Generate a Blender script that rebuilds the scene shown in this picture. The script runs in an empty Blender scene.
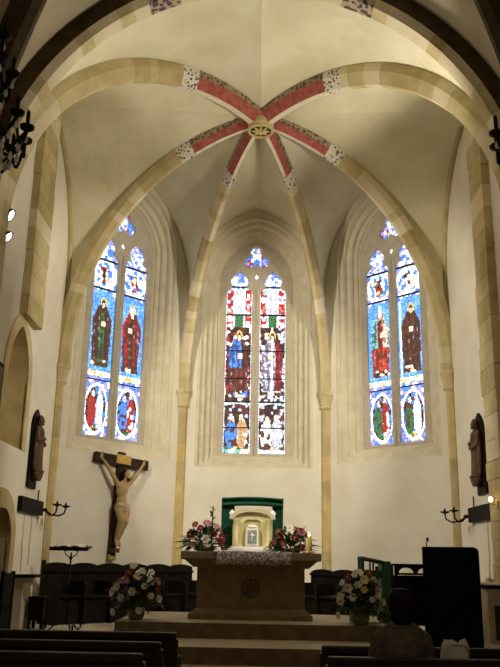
import bpy, bmesh, random, math
from math import sin, cos, pi, sqrt, radians, atan2, asin, hypot
from mathutils import Vector, Matrix, Euler
random.seed(7)
S_ = bpy.context.scene
COL = S_.collection
V = Vector

# ---------------------------------------------------------------- materials
def nt(name):
    m = bpy.data.materials.new(name); m.use_nodes = True
    n = m.node_tree; b = n.nodes['Principled BSDF']
    return m, n, b
def mat(name, c, rough=.85, c2=None, sc=4., bump=0., bsc=None, metal=0., spec=.3, det=4., lo=.35, hi=.65):
    m, n, b = nt(name)
    b.inputs['Roughness'].default_value = rough; b.inputs['Metallic'].default_value = metal
    b.inputs['Specular IOR Level'].default_value = spec
    b.inputs['Base Color'].default_value = (*c, 1)
    g = n.nodes.new('ShaderNodeTexCoord')
    if c2:
        t = n.nodes.new('ShaderNodeTexNoise'); t.inputs['Scale'].default_value = sc; t.inputs['Detail'].default_value = det
        n.links.new(g.outputs['Object'], t.inputs['Vector'])
        r = n.nodes.new('ShaderNodeValToRGB'); r.color_ramp.elements[0].position = lo; r.color_ramp.elements[1].position = hi
        r.color_ramp.elements[0].color = (*c, 1); r.color_ramp.elements[1].color = (*c2, 1)
        n.links.new(t.outputs['Fac'], r.inputs['Fac']); n.links.new(r.outputs['Color'], b.inputs['Base Color'])
    if bump:
        t = n.nodes.new('ShaderNodeTexNoise'); t.inputs['Scale'].default_value = bsc or sc*3; t.inputs['Detail'].default_value = 5
        n.links.new(g.outputs['Object'], t.inputs['Vector'])
        u = n.nodes.new('ShaderNodeBump'); u.inputs['Strength'].default_value = bump; u.inputs['Distance'].default_value = .03
        n.links.new(t.outputs['Fac'], u.inputs['Height']); n.links.new(u.outputs['Normal'], b.inputs['Normal'])
    return m
def spots(name, base, dots, sc, thr=.35, rough=.8):
    m, n, b = nt(name); b.inputs['Roughness'].default_value = rough
    g = n.nodes.new('ShaderNodeTexCoord'); v = n.nodes.new('ShaderNodeTexVoronoi'); v.inputs['Scale'].default_value = sc
    n.links.new(g.outputs['Object'], v.inputs['Vector'])
    r = n.nodes.new('ShaderNodeValToRGB'); r.color_ramp.interpolation = 'CONSTANT'
    r.color_ramp.elements[0].color = (*dots, 1); r.color_ramp.elements[1].color = (*base, 1); r.color_ramp.elements[1].position = thr
    n.links.new(v.outputs['Distance'], r.inputs['Fac']); n.links.new(r.outputs['Color'], b.inputs['Base Color'])
    return m
def emit(name, c, s):
    m, n, b = nt(name)
    b.inputs['Base Color'].default_value = (*c, 1)
    b.inputs['Emission Color'].default_value = (*c, 1); b.inputs['Emission Strength'].default_value = s
    return m
M = dict(
 plaster=mat('plaster', (.74,.68,.55), .95, (.82,.77,.65), 1.6, .12, 14),
 web=mat('web', (.65,.585,.39), .95, (.76,.705,.51), 1.1, .95, 5),
 stone=mat('stone', (.52,.42,.21), .9, (.65,.54,.31), 3, .25, 22),
 stone2=mat('stone2', (.44,.34,.155), .9, (.56,.455,.25), 3, .25, 22),
 stone3=mat('stone3', (.67,.57,.37), .9, (.76,.66,.46), 3, .25, 22),
 ochre=mat('ochre', (.55,.40,.15), .9, (.64,.50,.24), 5, .15, 20),
 frame=mat('frame_stone', (.64,.565,.41), .9, (.73,.66,.50), 4, .15, 25),
 tracery=mat('tracery_stone', (.50,.44,.34), .9, (.58,.52,.41), 6),
 red=mat('painted_red', (.30,.065,.05), .85, (.42,.13,.095), 9),
 cream=mat('painted_cream', (.80,.72,.55), .85, (.72,.62,.44), 9),
 pattern=spots('painted_pattern', (.34,.27,.17), (.12,.085,.05), 15, .45),
 collar=spots('painted_collar', (.72,.67,.55), (.10,.08,.09), 17, .36),
 motif=spots('painted_motif', (.45,.36,.22), (.10,.05,.09), 13, .48),
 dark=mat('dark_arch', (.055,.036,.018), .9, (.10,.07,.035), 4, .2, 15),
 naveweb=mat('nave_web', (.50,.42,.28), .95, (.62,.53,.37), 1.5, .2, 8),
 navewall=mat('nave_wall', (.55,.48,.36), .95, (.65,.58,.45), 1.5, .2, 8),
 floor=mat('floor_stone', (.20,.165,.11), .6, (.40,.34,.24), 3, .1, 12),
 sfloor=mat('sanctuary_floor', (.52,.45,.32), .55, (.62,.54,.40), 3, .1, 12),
 riser=mat('riser_stone', (.16,.12,.075), .8, (.22,.17,.11), 5, .1, 14),
 altar=mat('altar_stone', (.21,.155,.085), .8, (.29,.22,.125), 6, .2, 18),
 altar_dark=mat('altar_carving', (.14,.10,.052), .9),
 wood=mat('dark_wood', (.007,.005,.004), .6, (.014,.010,.007), 9, .1, 30, spec=.08),
 pew=mat('pew_wood', (.022,.015,.010), .45, (.045,.03,.02), 12, .05, 30, spec=.2),
 wood2=mat('brown_wood', (.07,.04,.02), .5, (.12,.07,.035), 9, .1, 30),
 iron=mat('iron', (.008,.007,.006), .6, (.03,.027,.025), 12, metal=.6),
 black=mat('black_cloth', (.005,.005,.006), .85, (.009,.009,.009), 6, spec=.05),
 crosswood=mat('cross_wood', (.022,.013,.008), .6, (.04,.025,.014), 9, spec=.15), beige=mat('beige_stone', (.58,.50,.33), .8, (.66,.58,.40), 5),
 green=mat('green_cloth', (.003,.045,.022), .85, (.007,.08,.04), 7, .2, 20),
 greenpaint=mat('green_paint', (.012,.045,.018), .6, (.022,.07,.03), 7),
 gold=mat('gilded_cream', (.72,.63,.30), .6, (.82,.74,.42), 4),
 white=mat('white_paint', (.85,.83,.75), .7, (.90,.88,.82), 4),
 gilt=mat('gilt', (.70,.48,.12), .35, (.80,.60,.20), 8, metal=.7),
 silver=mat('grey_blue_metal', (.16,.20,.22), .4, (.38,.42,.42), 30),
 lace=spots('lace', (.62,.56,.55), (.25,.15,.22), 26, .47),
 linen=mat('linen', (.62,.60,.55), .9, (.70,.68,.62), 8, .3, 14),
 wax=mat('wax', (.80,.62,.22), .5, (.86,.70,.30), 6),
 leaf=mat('leaf', (.02,.06,.015), .5, (.05,.12,.03), 8),
 fw=mat('white_petal', (.85,.84,.74), .7, (.92,.90,.84), 9),
 fr=mat('crimson_petal', (.22,.012,.035), .7, (.34,.03,.07), 9),
 fp=mat('pink_petal', (.42,.14,.20), .7, (.55,.24,.30), 9),
 fy=mat('cream_petal', (.80,.72,.40), .7, (.86,.80,.50), 9),
 fo=mat('rust_petal', (.18,.035,.02), .7, (.28,.07,.04), 9),
 stamen=mat('stamen', (.75,.50,.05), .7),
 glassv=mat('vase_glass', (.12,.15,.10), .15, (.20,.24,.16), 5, spec=.6),
 skin=mat('skin', (.38,.22,.14), .6, (.44,.27,.18), 6),
 hair=mat('dark_hair', (.007,.005,.004), .7, (.014,.010,.008), 30, spec=.15),
 shirt=mat('grey_shirt', (.10,.088,.072), .9, (.15,.135,.11), 20, .2, 60),
 trousers=mat('dark_trousers', (.02,.02,.025), .9),
 pale=mat('carved_pale_wood', (.36,.24,.10), .6, (.46,.32,.15), 9),
 loin=mat('loincloth', (.52,.40,.24), .8, (.42,.22,.14), 9),
 robe=mat('painted_robe', (.075,.04,.018), .7, (.15,.085,.04), 7),
 plaque=mat('plaque', (.50,.30,.06), .6, (.60,.40,.12), 20),
 crystal=mat('crystal', (.75,.75,.78), .08, spec=1.),
 lampbody=mat('lamp_body', (.05,.05,.055), .5),
 lens=emit('lit_lens', (1,.93,.8), 14), flame=emit('flame', (1,.75,.35), 9), bulb=emit('bulb', (1,.72,.3), 5),
 cable=mat('cable', (.62,.55,.42), .7),
 door=mat('door_wood', (.07,.045,.025), .6, (.11,.07,.04), 8),
 paper=mat('paper', (.75,.70,.58), .8),
)
def glass_mat():
    m, n, b = nt('stained_glass')
    a = n.nodes.new('ShaderNodeAttribute'); a.attribute_name = 'glass_colour'
    b.inputs['Roughness'].default_value = .25
    n.links.new(a.outputs['Color'], b.inputs['Base Color'])
    n.links.new(a.outputs['Color'], b.inputs['Emission Color']); b.inputs['Emission Strength'].default_value = GLASS
    return m
GLASS = 1.2
M['glass'] = glass_mat()

# ---------------------------------------------------------------- mesh builder
class MB:
    def __init__(s): s.v=[]; s.f=[]; s.m=[]; s.sm=[]
    def add(s, vs, fs, m=0, smooth=False, X=None):
        o=len(s.v)
        s.v += [tuple(X@V(p)) if X else tuple(p) for p in vs]
        for i,f in enumerate(fs):
            s.f.append([o+j for j in f]); s.m.append(m[i] if isinstance(m,list) else m); s.sm.append(smooth)
        return s
    def box(s, a, b, m=0, X=None, bev=0.):
        x0,y0,z0=a; x1,y1,z1=b
        if bev:
            e=bev
            bm=bmesh.new(); bmesh.ops.create_cube(bm,size=1)
            for q in bm.verts: q.co=V(((x0+x1)/2+q.co.x*(x1-x0),(y0+y1)/2+q.co.y*(y1-y0),(z0+z1)/2+q.co.z*(z1-z0)))
            bmesh.ops.bevel(bm,geom=bm.edges[:],offset=e,segments=2,affect='EDGES',profile=.5)
            bm.verts.index_update()
            vs=[q.co.copy() for q in bm.verts]; fs=[[q.index for q in f.verts] for f in bm.faces]; bm.free()
            return s.add(vs,fs,m,False,X)
        vs=[(x0,y0,z0),(x1,y0,z0),(x1,y1,z0),(x0,y1,z0),(x0,y0,z1),(x1,y0,z1),(x1,y1,z1),(x0,y1,z1)]
        return s.add(vs,[(0,3,2,1),(4,5,6,7),(0,1,5,4),(1,2,6,5),(2,3,7,6),(3,0,4,7)],m,False,X)
    def tube(s, pts, r, n=8, m=0, X=None, caps=True):
        pts=[V(p) for p in pts]; k=len(pts)
        rs=r if isinstance(r,(list,tuple)) else [r]*k
        vs=[];fs=[]; up=None
        for i,p in enumerate(pts):
            t=(pts[min(i+1,k-1)]-pts[max(i-1,0)]).normalized()
            if up is None: up=V((0,0,1)) if abs(t.z)<.9 else V((1,0,0))
            a=t.cross(up).normalized(); b_=a.cross(t).normalized(); up=b_
            for j in range(n):
                q=2*pi*j/n; vs.append(p+rs[i]*(cos(q)*a+sin(q)*b_))
        for i in range(k-1):
            for j in range(n): fs.append((i*n+j,i*n+(j+1)%n,(i+1)*n+(j+1)%n,(i+1)*n+j))
        if caps: fs.append(tuple(range(n))[::-1]); fs.append(tuple((k-1)*n+j for j in range(n)))
        return s.add(vs,fs,m,True,X)
    def lathe(s, prof, n=16, m=0, X=None, c=(0,0,0)):
        vs=[];fs=[];k=len(prof)
        for r,z in prof:
            for j in range(n):
                q=2*pi*j/n; vs.append((c[0]+r*cos(q),c[1]+r*sin(q),c[2]+z))
        for i in range(k-1):
            for j in range(n): fs.append((i*n+j,i*n+(j+1)%n,(i+1)*n+(j+1)%n,(i+1)*n+j))
        fs.append(tuple(range(n))[::-1]); fs.append(tuple((k-1)*n+j for j in range(n)))
        return s.add(vs,fs,m,True,X)
    def ell(s, c, r, m=0, X=None, n=14, k=9):
        if not isinstance(r,(tuple,list)): r=(r,r,r)
        vs=[(c[0],c[1],c[2]-r[2])];fs=[]
        for i in range(1,k):
            a=-pi/2+pi*i/k
            for j in range(n): q=2*pi*j/n; vs.append((c[0]+r[0]*cos(a)*cos(q),c[1]+r[1]*cos(a)*sin(q),c[2]+r[2]*sin(a)))
        vs.append((c[0],c[1],c[2]+r[2])); L=len(vs)-1
        for j in range(n):
            fs.append((0,1+(j+1)%n,1+j)); fs.append((L,L-n+j,L-n+(j+1)%n))
        for i in range(k-2):
            for j in range(n): fs.append((1+i*n+j,1+i*n+(j+1)%n,1+(i+1)*n+(j+1)%n,1+(i+1)*n+j))
        return s.add(vs,fs,m,True,X)
    def cap(s, pts, rs, n=10):                      # tapered limb with round ends
        s.tube(pts, rs, n)
        for p,r in zip(pts, rs): s.ell(p, r, n=10, k=8)
        return s
    def poly(s, outer, holes, h, m=0, X=None, bev=0.):  # flat shape with holes, thickness 2h about z=0
        cu=bpy.data.curves.new('t','CURVE'); cu.dimensions='2D'; cu.fill_mode='BOTH'; cu.extrude=h
        cu.bevel_depth=bev; cu.bevel_resolution=0; cu.resolution_u=1
        for L in [outer]+holes:
            sp=cu.splines.new('POLY'); sp.points.add(len(L)-1); sp.use_cyclic_u=True
            for p,q in zip(sp.points,L): p.co=(q[0],q[1],0,1)
        o=bpy.data.objects.new('t',cu); COL.objects.link(o)
        dg=bpy.context.evaluated_depsgraph_get(); me=bpy.data.meshes.new_from_object(o.evaluated_get(dg))
        vs=[q.co.copy() for q in me.vertices]; fs=[list(p.vertices) for p in me.polygons]
        bpy.data.objects.remove(o); bpy.data.curves.remove(cu); bpy.data.meshes.remove(me)
        return s.add(vs,fs,m,False,X)
    def grid(s, rows, m=0, smooth=True, X=None, close=False):
        a=len(rows); b=len(rows[0]); vs=[p for r in rows for p in r]
        fs=[(i*b+j,i*b+j+1,(i+1)*b+j+1,(i+1)*b+j) for i in range(a-1) for j in range(b-1)]
        return s.add(vs,fs,m,smooth,X)
    def build(s, name, mats, parent=None):
        me=bpy.data.meshes.new(name); me.from_pydata(s.v,[],s.f)
        if not isinstance(mats,(list,tuple)): mats=[mats]
        for q in mats: me.materials.append(M[q] if isinstance(q,str) else q)
        me.polygons.foreach_set('material_index',s.m); me.polygons.foreach_set('use_smooth',s.sm); me.update()
        o=bpy.data.objects.new(name,me); COL.objects.link(o)
        if parent: o.parent=parent
        return o
    def remesh(s, name, mats, parent=None, vox=.012, smooth=4):
        o=s.build(name+'_raw',mats)
        r=o.modifiers.new('r','REMESH'); r.mode='VOXEL'; r.voxel_size=vox; r.use_smooth_shade=True
        q=o.modifiers.new('s','SMOOTH'); q.iterations=smooth; q.factor=.5
        dg=bpy.context.evaluated_depsgraph_get(); me=bpy.data.meshes.new_from_object(o.evaluated_get(dg))
        me.name=name; bpy.data.objects.remove(o)
        o=bpy.data.objects.new(name,me); COL.objects.link(o)
        me.polygons.foreach_set('use_smooth',[True]*len(me.polygons))
        if parent: o.parent=parent
        return o
def tag(o, label=None, cat=None, group=None, kind=None):
    if label: o['label']=label
    if cat: o['category']=cat
    if group: o['group']=group
    if kind: o['kind']=kind
    return o
def empty(name, loc=(0,0,0), rz=0., label=None, cat=None, group=None, kind=None):
    o=bpy.data.objects.new(name,None); COL.objects.link(o); o.location=loc; o.rotation_euler=(0,0,rz)
    o.empty_display_size=.1
    return tag(o,label,cat,group,kind)
def struct(o, label=None): return tag(o,label,'structure',None,'structure')
def dup(o, loc=None, rz=None, label=None, group=None, parent=None):
    c=o.copy(); COL.objects.link(c); c.parent=parent
    if loc is not None: c.location=loc
    if rz is not None: c.rotation_euler=(0,0,rz)
    if label: c['label']=label
    if group: c['group']=group
    for ch in list(o.children): dup(ch,parent=c)
    return c
def frame(o, u, v):
    u=V(u).normalized(); v=V(v).normalized(); n=u.cross(v)
    return Matrix(((u.x,v.x,n.x,o[0]),(u.y,v.y,n.y,o[1]),(u.z,v.z,n.z,o[2]),(0,0,0,1)))

# ---------------------------------------------------------------- plan
HW, YB, YA, SB = 3.62, 16.5, 14.38, 1.5        # half width, back wall, outer corner, half back wall
ZS = 4.8; BOSS = V((.03,12.96,9.28)); FL=.40; PL=.60
CR, CZ_, CY0, CY1 = 3.34, 5.86, 9.33, 9.63       # chancel arch

def arc(c, zs, b, n=40):
    c=V(c); w=hypot(c.x-b.x,c.y-b.y); h=b.z-zs; R=(h*h+w*w)/(2*w)
    a1=asin(min(1,h/R)); a1=pi-a1 if w>R else a1
    out=[]
    for i in range(n+1):
        a=a1*i/n; t=(R-R*cos(a))/w
        out.append(V((c.x+(b.x-c.x)*t, c.y+(b.y-c.y)*t, zs+R*sin(a))))
    return out
def ribmesh(path, w, d, paint=True, mats=None):
    mb=MB(); N=len(path)-1
    sec=[(-.5,-.05),(-.5,d*.42),(-.17,d),(.17,d),(.5,d*.42),(.5,-.05)]
    rows=[]
    hd=V((path[-1].x-path[0].x,path[-1].y-path[0].y,0)).normalized(); lat=V((-hd.y,hd.x,0))
    for i,p in enumerate(path):
        t=(path[min(i+1,N)]-path[max(i-1,0)]).normalized(); nn=lat.cross(t)
        if nn.dot(hd)<0 and i<N*.3: nn=-nn
        elif nn.z>0 and i>=N*.3: nn=-nn
        rows.append([p+lat*(l*w)+nn*q for l,q in sec])
    seg=0; cur=0
    for i in range(N):
        if i>=seg: seg=i+random.choice((1,2,2,3)); cur=random.choice((0,0,1,2))
        f=1-(N-i)/min(N,40)
        for j in range(5):
            if paint and f>=.76: m=[4,3,5,3,4][j]
            elif paint and f>=.715: m=6
            else: m=cur
            mb.add([rows[i][j],rows[i][j+1],rows[i+1][j+1],rows[i+1][j]],[(0,1,2,3)],m)
    return mb
RM=['stone','stone2','stone3','red','pattern','cream','collar']
tn=[0]
def trim(mb, mats, label):
    tn[0]+=1
    return struct(mb.build('trim_%d'%tn[0], mats), label)

ribs={}
for sx in (-1,1):
    nm='left' if sx<0 else 'right'
    ribs['A',sx]=[V((sx*HW,YA,ZS+.1*k)) for k in range(2)]+arc((sx*HW,YA,0),ZS+.2,BOSS); ribs['B',sx]=arc((sx*SB,YB,0),ZS,BOSS)
    ribs['F',sx]=arc((sx*3.60,9.70,0),5.65,BOSS); ribs['F',sx]=[V((sx*3.60,9.70,5.65-.3*k)) for k in range(8,0,-1)]+ribs['F',sx]
    trim(ribmesh(ribs['A',sx],.22,.22),RM,'yellow stone vault rib from the outer %s shaft, painted red near the boss'%nm)
    trim(ribmesh(ribs['B',sx],.22,.24),RM,'yellow stone vault rib from the shaft %s of the centre window, painted red near the boss'%nm)
    trim(ribmesh(ribs['F',sx],.34,.31),RM,'broad pale stone vault rib sweeping forward from the boss to the %s'%nm)

# webs -------------------------------------------------------------------
def pointed(w, zs, apex):                      # half pointed arch x(z)
    h=apex-zs; c=(h*h-w*w)/(2*w); R=w+c
    return lambda z: w if z<=zs else max(0., sqrt(max(0,R*R-(z-zs)**2))-c)
def webhalf(mb, rib, form, apex, m=0, K=10):   # form(z)->point on the wall arch
    z0=rib[0].z; zm=max(p.z for p in rib); best=0; rows=[]
    for p in rib:
        best=max(best,(p.z-z0)/(zm-z0)); q=form(z0+(apex-z0)*best)
        rows.append([p.lerp(q,k/K) for k in range(K+1)])
    mb.grid(rows,m)
web=MB()
fb=pointed(SB,7.0,9.05); fo=pointed(SB,7.1,9.36)
fu=V((1,1,0)).normalized()                     # along the left oblique wall
for sx in (-1,1):
    webhalf(web,ribs['B',sx],lambda z:V((sx*fb(z),YB,z)),9.05)
    mid=V((sx*(HW+SB)/2,(YA+YB)/2,0)); al=V((-sx*fu.x,fu.y,0))
    webhalf(web,ribs['B',sx],lambda z:mid+al*fo(z)+V((0,0,z)),9.36)
    webhalf(web,ribs['A',sx],lambda z:mid-al*fo(z)+V((0,0,z)),9.36)
    fs=lambda z: 2.2 if z<6 else 2.2*max(0,1-((z-6)/2.95)**2.6)**.5
    webhalf(web,ribs['A',sx],lambda z:V((sx*HW,12.18+fs(z),z)),8.95)
    webhalf(web,ribs['F',sx],lambda z:V((sx*HW,12.18-fs(z),z)),8.95)
    webhalf(web,ribs['F',sx],lambda z:V((sx*sqrt(max(0,(CR+.04)**2-max(0,z-CZ_)**2)),CY1-.02,z)),CZ_+CR+.04)
struct(web.build('ceiling',['web']),'cream plastered vault cells of the apse')

# walls ------------------------------------------------------------------
WIN=dict(c=.225, zs=7.45, z0=3.28)
def sidez(k,z): return z if k=='back' else z*1.048-.093
def archpts(w, zs, z0, c, n=14):
    R=w+c; th=math.acos(c/R); pts=[(-w,z0)]
    for i in range(n+1):
        a=th*i/n; pts.append((-(R*cos(a)-c),zs+R*sin(a)))
    return pts+[(-x,z) for x,z in reversed(pts[:-1])]
FACES={'back':((0,YB,0),(1,0,0),2*SB),
       'left':((-(HW+SB)/2,(YA+YB)/2,0),(1,1,0),hypot(HW-SB,YB-YA)),
       'right':(((HW+SB)/2,(YA+YB)/2,0),(1,-1,0),hypot(HW-SB,YB-YA))}
def face_X(k, back=0.):                        # local: x along wall, y up, z towards the room
    o,u,L=FACES[k]; X=frame(o,u,(0,0,1)); return X@Matrix.Translation((0,0,-back))
for k in FACES:
    L=FACES[k][2]; mb=MB(); h=L/2+.03
    mb.poly([(-h,0),(h,0),(h,10),(-h,10)],[[(x,sidez(k,z)) for x,z in archpts(1.22,WIN['zs'],WIN['z0'],WIN['c'])]],.01,X=face_X(k,.01))
    struct(mb.build('wall_back' if k=='back' else 'wall_back_'+k,['plaster']),
           {'back':'cream plastered end wall behind the altar','left':'cream plastered slanting wall holding the left window','right':'cream plastered slanting wall holding the right window'}[k])
def wallX(sx): return frame((sx*HW,0,0),(0,-sx,0),(0,0,1))   # local x = -sx*y, z into room
def wy(sx,y): return -sx*y
def arch_open(sx, ya, yb, z0, zs, ap, n=10):
    c=(ya+yb)/2; w=(yb-ya)/2; f=pointed(w,zs,ap); L=[(c-w,z0)]
    L+=[(c-f(zs+(ap-zs)*sin(pi/2*i/n)),zs+(ap-zs)*sin(pi/2*i/n)) for i in range(n+1)]
    L+=[(2*c-y,z) for y,z in reversed(L[:-1])]
    return [(wy(sx,y),z) for y,z in L]
NICHE=(11.35,12.42,3.02,4.05,4.86); DOOR=(11.1,12.22,.40,1.62,2.10)
for sx in (-1,1):
    mb=MB(); hl=[]
    if sx<0: hl=[arch_open(sx,*NICHE),arch_open(sx,*DOOR)]
    y0,y1=CY1-.1,YA+.02
    mb.poly([(wy(sx,y0),0),(wy(sx,y1),0),(wy(sx,y1),9.7),(wy(sx,y0),9.7)],hl,.01,X=wallX(sx)@Matrix.Translation((0,0,-.01)))
    struct(mb.build('wall_left' if sx<0 else 'wall_right',['plaster']),'cream plastered %s side wall of the apse'%('left' if sx<0 else 'right'))
    mb=MB(); X=-1
    mb.box((min(sx*HW,sx*(HW+.06)),-3,0),(max(sx*HW,sx*(HW+.06)),CY0+.1,9.7))
    struct(mb.build('wall_nave_left' if sx<0 else 'wall_nave_right',['navewall']),'%s wall of the dim nave'%('left' if sx<0 else 'right'))
mb=MB().box((-HW,-3.06,0),(HW,-3,9.7)); struct(mb.build('wall_front',['navewall']),'rear wall of the nave')

def opening_lining(mb, sx, par, depth, m=0):   # reveal strips and back plate of a recess
    L=arch_open(sx,*par); X=wallX(sx)
    L=L+[L[0]]
    mb.grid([[(x,z,0) for x,z in L],[(x,z,-depth) for x,z in L]],m,False,X)
    mb.poly(L[:-1],[],.005,m,X@Matrix.Translation((0,0,-depth)))
def surround(mb, sx, par, wd, th=.025, m=0, foot=True):
    ya,yb,z0,zs,ap=par
    out=arch_open(sx,ya-wd,yb+wd,z0-(0 if foot else wd),zs,ap+wd*1.25)
    inn=arch_open(sx,ya,yb,z0+(.002 if foot else 0),zs,ap)
    if foot:                                    # open at the base: join as one outline
        mb.poly(out+inn[::-1],[],th/2,m,wallX(sx)@Matrix.Translation((0,0,th/2)))
    else: mb.poly(out,[inn],th/2,m,wallX(sx)@Matrix.Translation((0,0,th/2)))
mb=MB(); opening_lining(mb,-1,NICHE,.4,0); surround(mb,-1,NICHE,.20,m=0,foot=True)
trim(mb,['stone','plaster'],'tall arched stone niche in the left wall')
mb=MB(); opening_lining(mb,-1,DOOR,.3,0); surround(mb,-1,DOOR,.22,.05,0); trim(mb,['stone2'],'stone door surround at the foot of the left wall')
mb=MB(); mb.poly(arch_open(-1,*DOOR),[],.03,0,wallX(-1)@Matrix.Translation((0,0,-.2)))
dr=struct(mb.build('door_1',['door']),'dark wooden door under a stone arch in the left wall')
mb=MB().tube([(-HW-.16,12.0,1.35),(-HW-.11,12.0,1.35),(-HW-.11,12.0,1.22),(-HW-.16,12.0,1.22)],.012); mb.build('door_handle',['iron'],dr)

# quoined pilaster strips on the side walls
for sx in (-1,1):
    mb=MB(); z=5.0 if sx<0 else FL; i=0
    while z<8.9:
        h=random.uniform(.26,.40); a=random.uniform(0,.10); b=random.uniform(0,.12)
        ya,yb=(11.68,12.50) if sx<0 else (11.38,12.0)
        xs=sorted((sx*(HW+.0),sx*(HW-.13)))
        mb.box((xs[0],ya-a*.3,z),(xs[1],yb+b,min(z+h,8.9)-.006),random.choice((0,1,2)),bev=.005)
        z+=h
    trim(mb,['stone','stone2','stone3'],'toothed yellow stone pilaster strip on the %s wall'%('left' if sx<0 else 'right'))
    # thin wall rib rising from the outer shaft
    path=[V((sx*(HW-.03),12.18+fs(z),z)) for z in [ZS+(8.9-ZS)*i/30 for i in range(31)]]
    mb=MB().tube(path,.055,6); trim(mb,['stone2'],'thin stone wall rib above the outer %s shaft'%('left' if sx<0 else 'right'))
# shafts and capitals
for key,c,nm in ((('A',-1),(-HW,YA),'outer left'),(('B',-1),(-SB,YB),'inner left'),(('B',1),(SB,YB),'inner right'),(('A',1),(HW,YA),'outer right')):
    d=V((BOSS.x-c[0],BOSS.y-c[1],0)).normalized(); p=V((c[0],c[1],0))+d*.02; r=.10
    mb=MB()
    z=.0
    while z<ZS-.32:
        h=random.uniform(.35,.6); z1=min(z+h,ZS-.30)
        mb.lathe([(r,z),(r,z1)],8,random.choice((0,0,1)),c=(p.x,p.y,0)); z=z1
    q=p+d*.02
    mb.lathe([(r,ZS-.32),(r+.04,ZS-.28),(r+.02,ZS-.25),(r+.03,ZS-.18),(r+.07,ZS-.05),(r+.09,ZS-.02),(r+.08,ZS+.06),(r,ZS+.08)],8,2,c=(q.x,q.y,0))
    for f in mb.sm: pass
    mb.sm=[False]*len(mb.sm)
    trim(mb,['ochre','stone2','stone'],'slim ochre wall shaft with small capital, %s'%nm)
# boss
b=MB(); X=Matrix.Translation((BOSS.x,BOSS.y,BOSS.z-.33))
b.lathe([(.12,.35),(.2,.3),(.235,.14),(.235,.04),(.215,0)],20,4,X); b.lathe([(.2,-.004),(.2,.02)],20,0,X)
b.tube([(.215*cos(a),.215*sin(a),.0) for a in [2*pi*i/20 for i in range(21)]],.03,6,1,X,False)
for i in range(8):
    a=2*pi*i/8; b.tube([(.03*cos(a),.03*sin(a),-.015),(.16*cos(a),.16*sin(a),-.01)],[.035,.012],6,1,X)
b.ell((0,0,-.02),(.05,.05,.03),2,X)
trim(b,['greenpaint','ochre','gilt','stone','stone2'],'round carved vault boss where the painted ribs meet')

# chancel arch -----------------------------------------------------------
mb=MB(); N=60
sec=[(CR+.10,CY1+.0),(CR,CY1-.0),(CR,CY0+.07),(CR+.10,CY0+.0),(CR+.35,CY0+.0),(CR+.35,CY0+.3)]
def ringpt(t,r,y):                             # t 0..1 left foot to right foot, includes jambs
    j=.12
    if t<j: return V((-r,y,FL*0+CZ_*t/j))
    if t>1-j: return V((r,y,CZ_*(1-t)/j))
    a=pi*(t-j)/(1-2*j); return V((-r*cos(a),y,CZ_+r*sin(a)))
for i in range(N):
    t0,t1=i/N,(i+1)/N; a=180*((t0+t1)/2-.12)/.76
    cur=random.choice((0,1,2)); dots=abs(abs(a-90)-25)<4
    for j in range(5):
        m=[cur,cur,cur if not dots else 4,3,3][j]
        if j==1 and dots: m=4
        q=[ringpt(t0,*sec[j]),ringpt(t0,*sec[j+1]),ringpt(t1,*sec[j+1]),ringpt(t1,*sec[j])]
        mb.add(q,[(0,1,2,3)],m)
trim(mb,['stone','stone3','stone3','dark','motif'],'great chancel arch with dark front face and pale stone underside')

# nave vault -------------------------------------------------------------
NB=V((0,5.5,9.75)); nw=MB(); nr={}
for sx in (-1,1):
    for y in (CY0-.02,2.):
        nr[sx,y]=arc((sx*3.9,y,0),4.3,NB)
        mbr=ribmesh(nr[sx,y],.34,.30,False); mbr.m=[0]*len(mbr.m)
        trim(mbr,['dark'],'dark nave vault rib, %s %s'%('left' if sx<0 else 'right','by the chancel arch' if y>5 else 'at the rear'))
R2=CR+.33
f2=pointed(3.5,5.6,9.3)
for sx in (-1,1):
    webhalf(nw,nr[sx,CY0-.02],lambda z:V((sx*(R2 if z<CZ_ else sqrt(max(0,R2*R2-(z-CZ_)**2))),CY0+.04,z)),CZ_+R2)
    webhalf(nw,nr[sx,CY0-.02],lambda z:V((sx*HW,5.6+f2(z),z)),9.3)
    webhalf(nw,nr[sx,2.],lambda z:V((sx*HW,5.6-f2(z),z)),9.3)
    webhalf(nw,nr[sx,2.],lambda z:V((sx*f2(z),2.,z)),9.3)
nw.box((-HW,-3,9.5),(HW,2.3,9.6))
struct(nw.build('ceiling_nave',['naveweb']),'grey brown vault cells of the nave in front of the chancel arch')

# floors -----------------------------------------------------------------
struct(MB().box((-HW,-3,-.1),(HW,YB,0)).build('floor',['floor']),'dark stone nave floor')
p=[(-HW,10.45),(HW,10.45),(HW,YA),(SB,YB),(-SB,YB),(-HW,YA)]
def slab(name, pts, z0, z1, mt, mr, label):
    n=len(pts); mb=MB()
    mb.add([(x,y,z1) for x,y in pts],[tuple(range(n))],0)
    mb.add([(x,y,z) for z in (z0,z1) for x,y in pts],[(i,(i+1)%n,n+(i+1)%n,n+i) for i in range(n)],1)
    return struct(mb.build(name,[mt,mr]),label)
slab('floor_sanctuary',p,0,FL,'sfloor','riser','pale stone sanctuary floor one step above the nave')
slab('floor_step',[(-HW,10.1),(HW,10.1),(HW,10.45),(-HW,10.45)],0,.2,'sfloor','riser','low stone step at the sanctuary edge')
slab('floor_platform',[(-1.86,11.6),(2.07,11.6),(2.07,14.0),(-1.86,14.0)],FL,PL,'sfloor','riser','raised stone platform under the altar')
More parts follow.
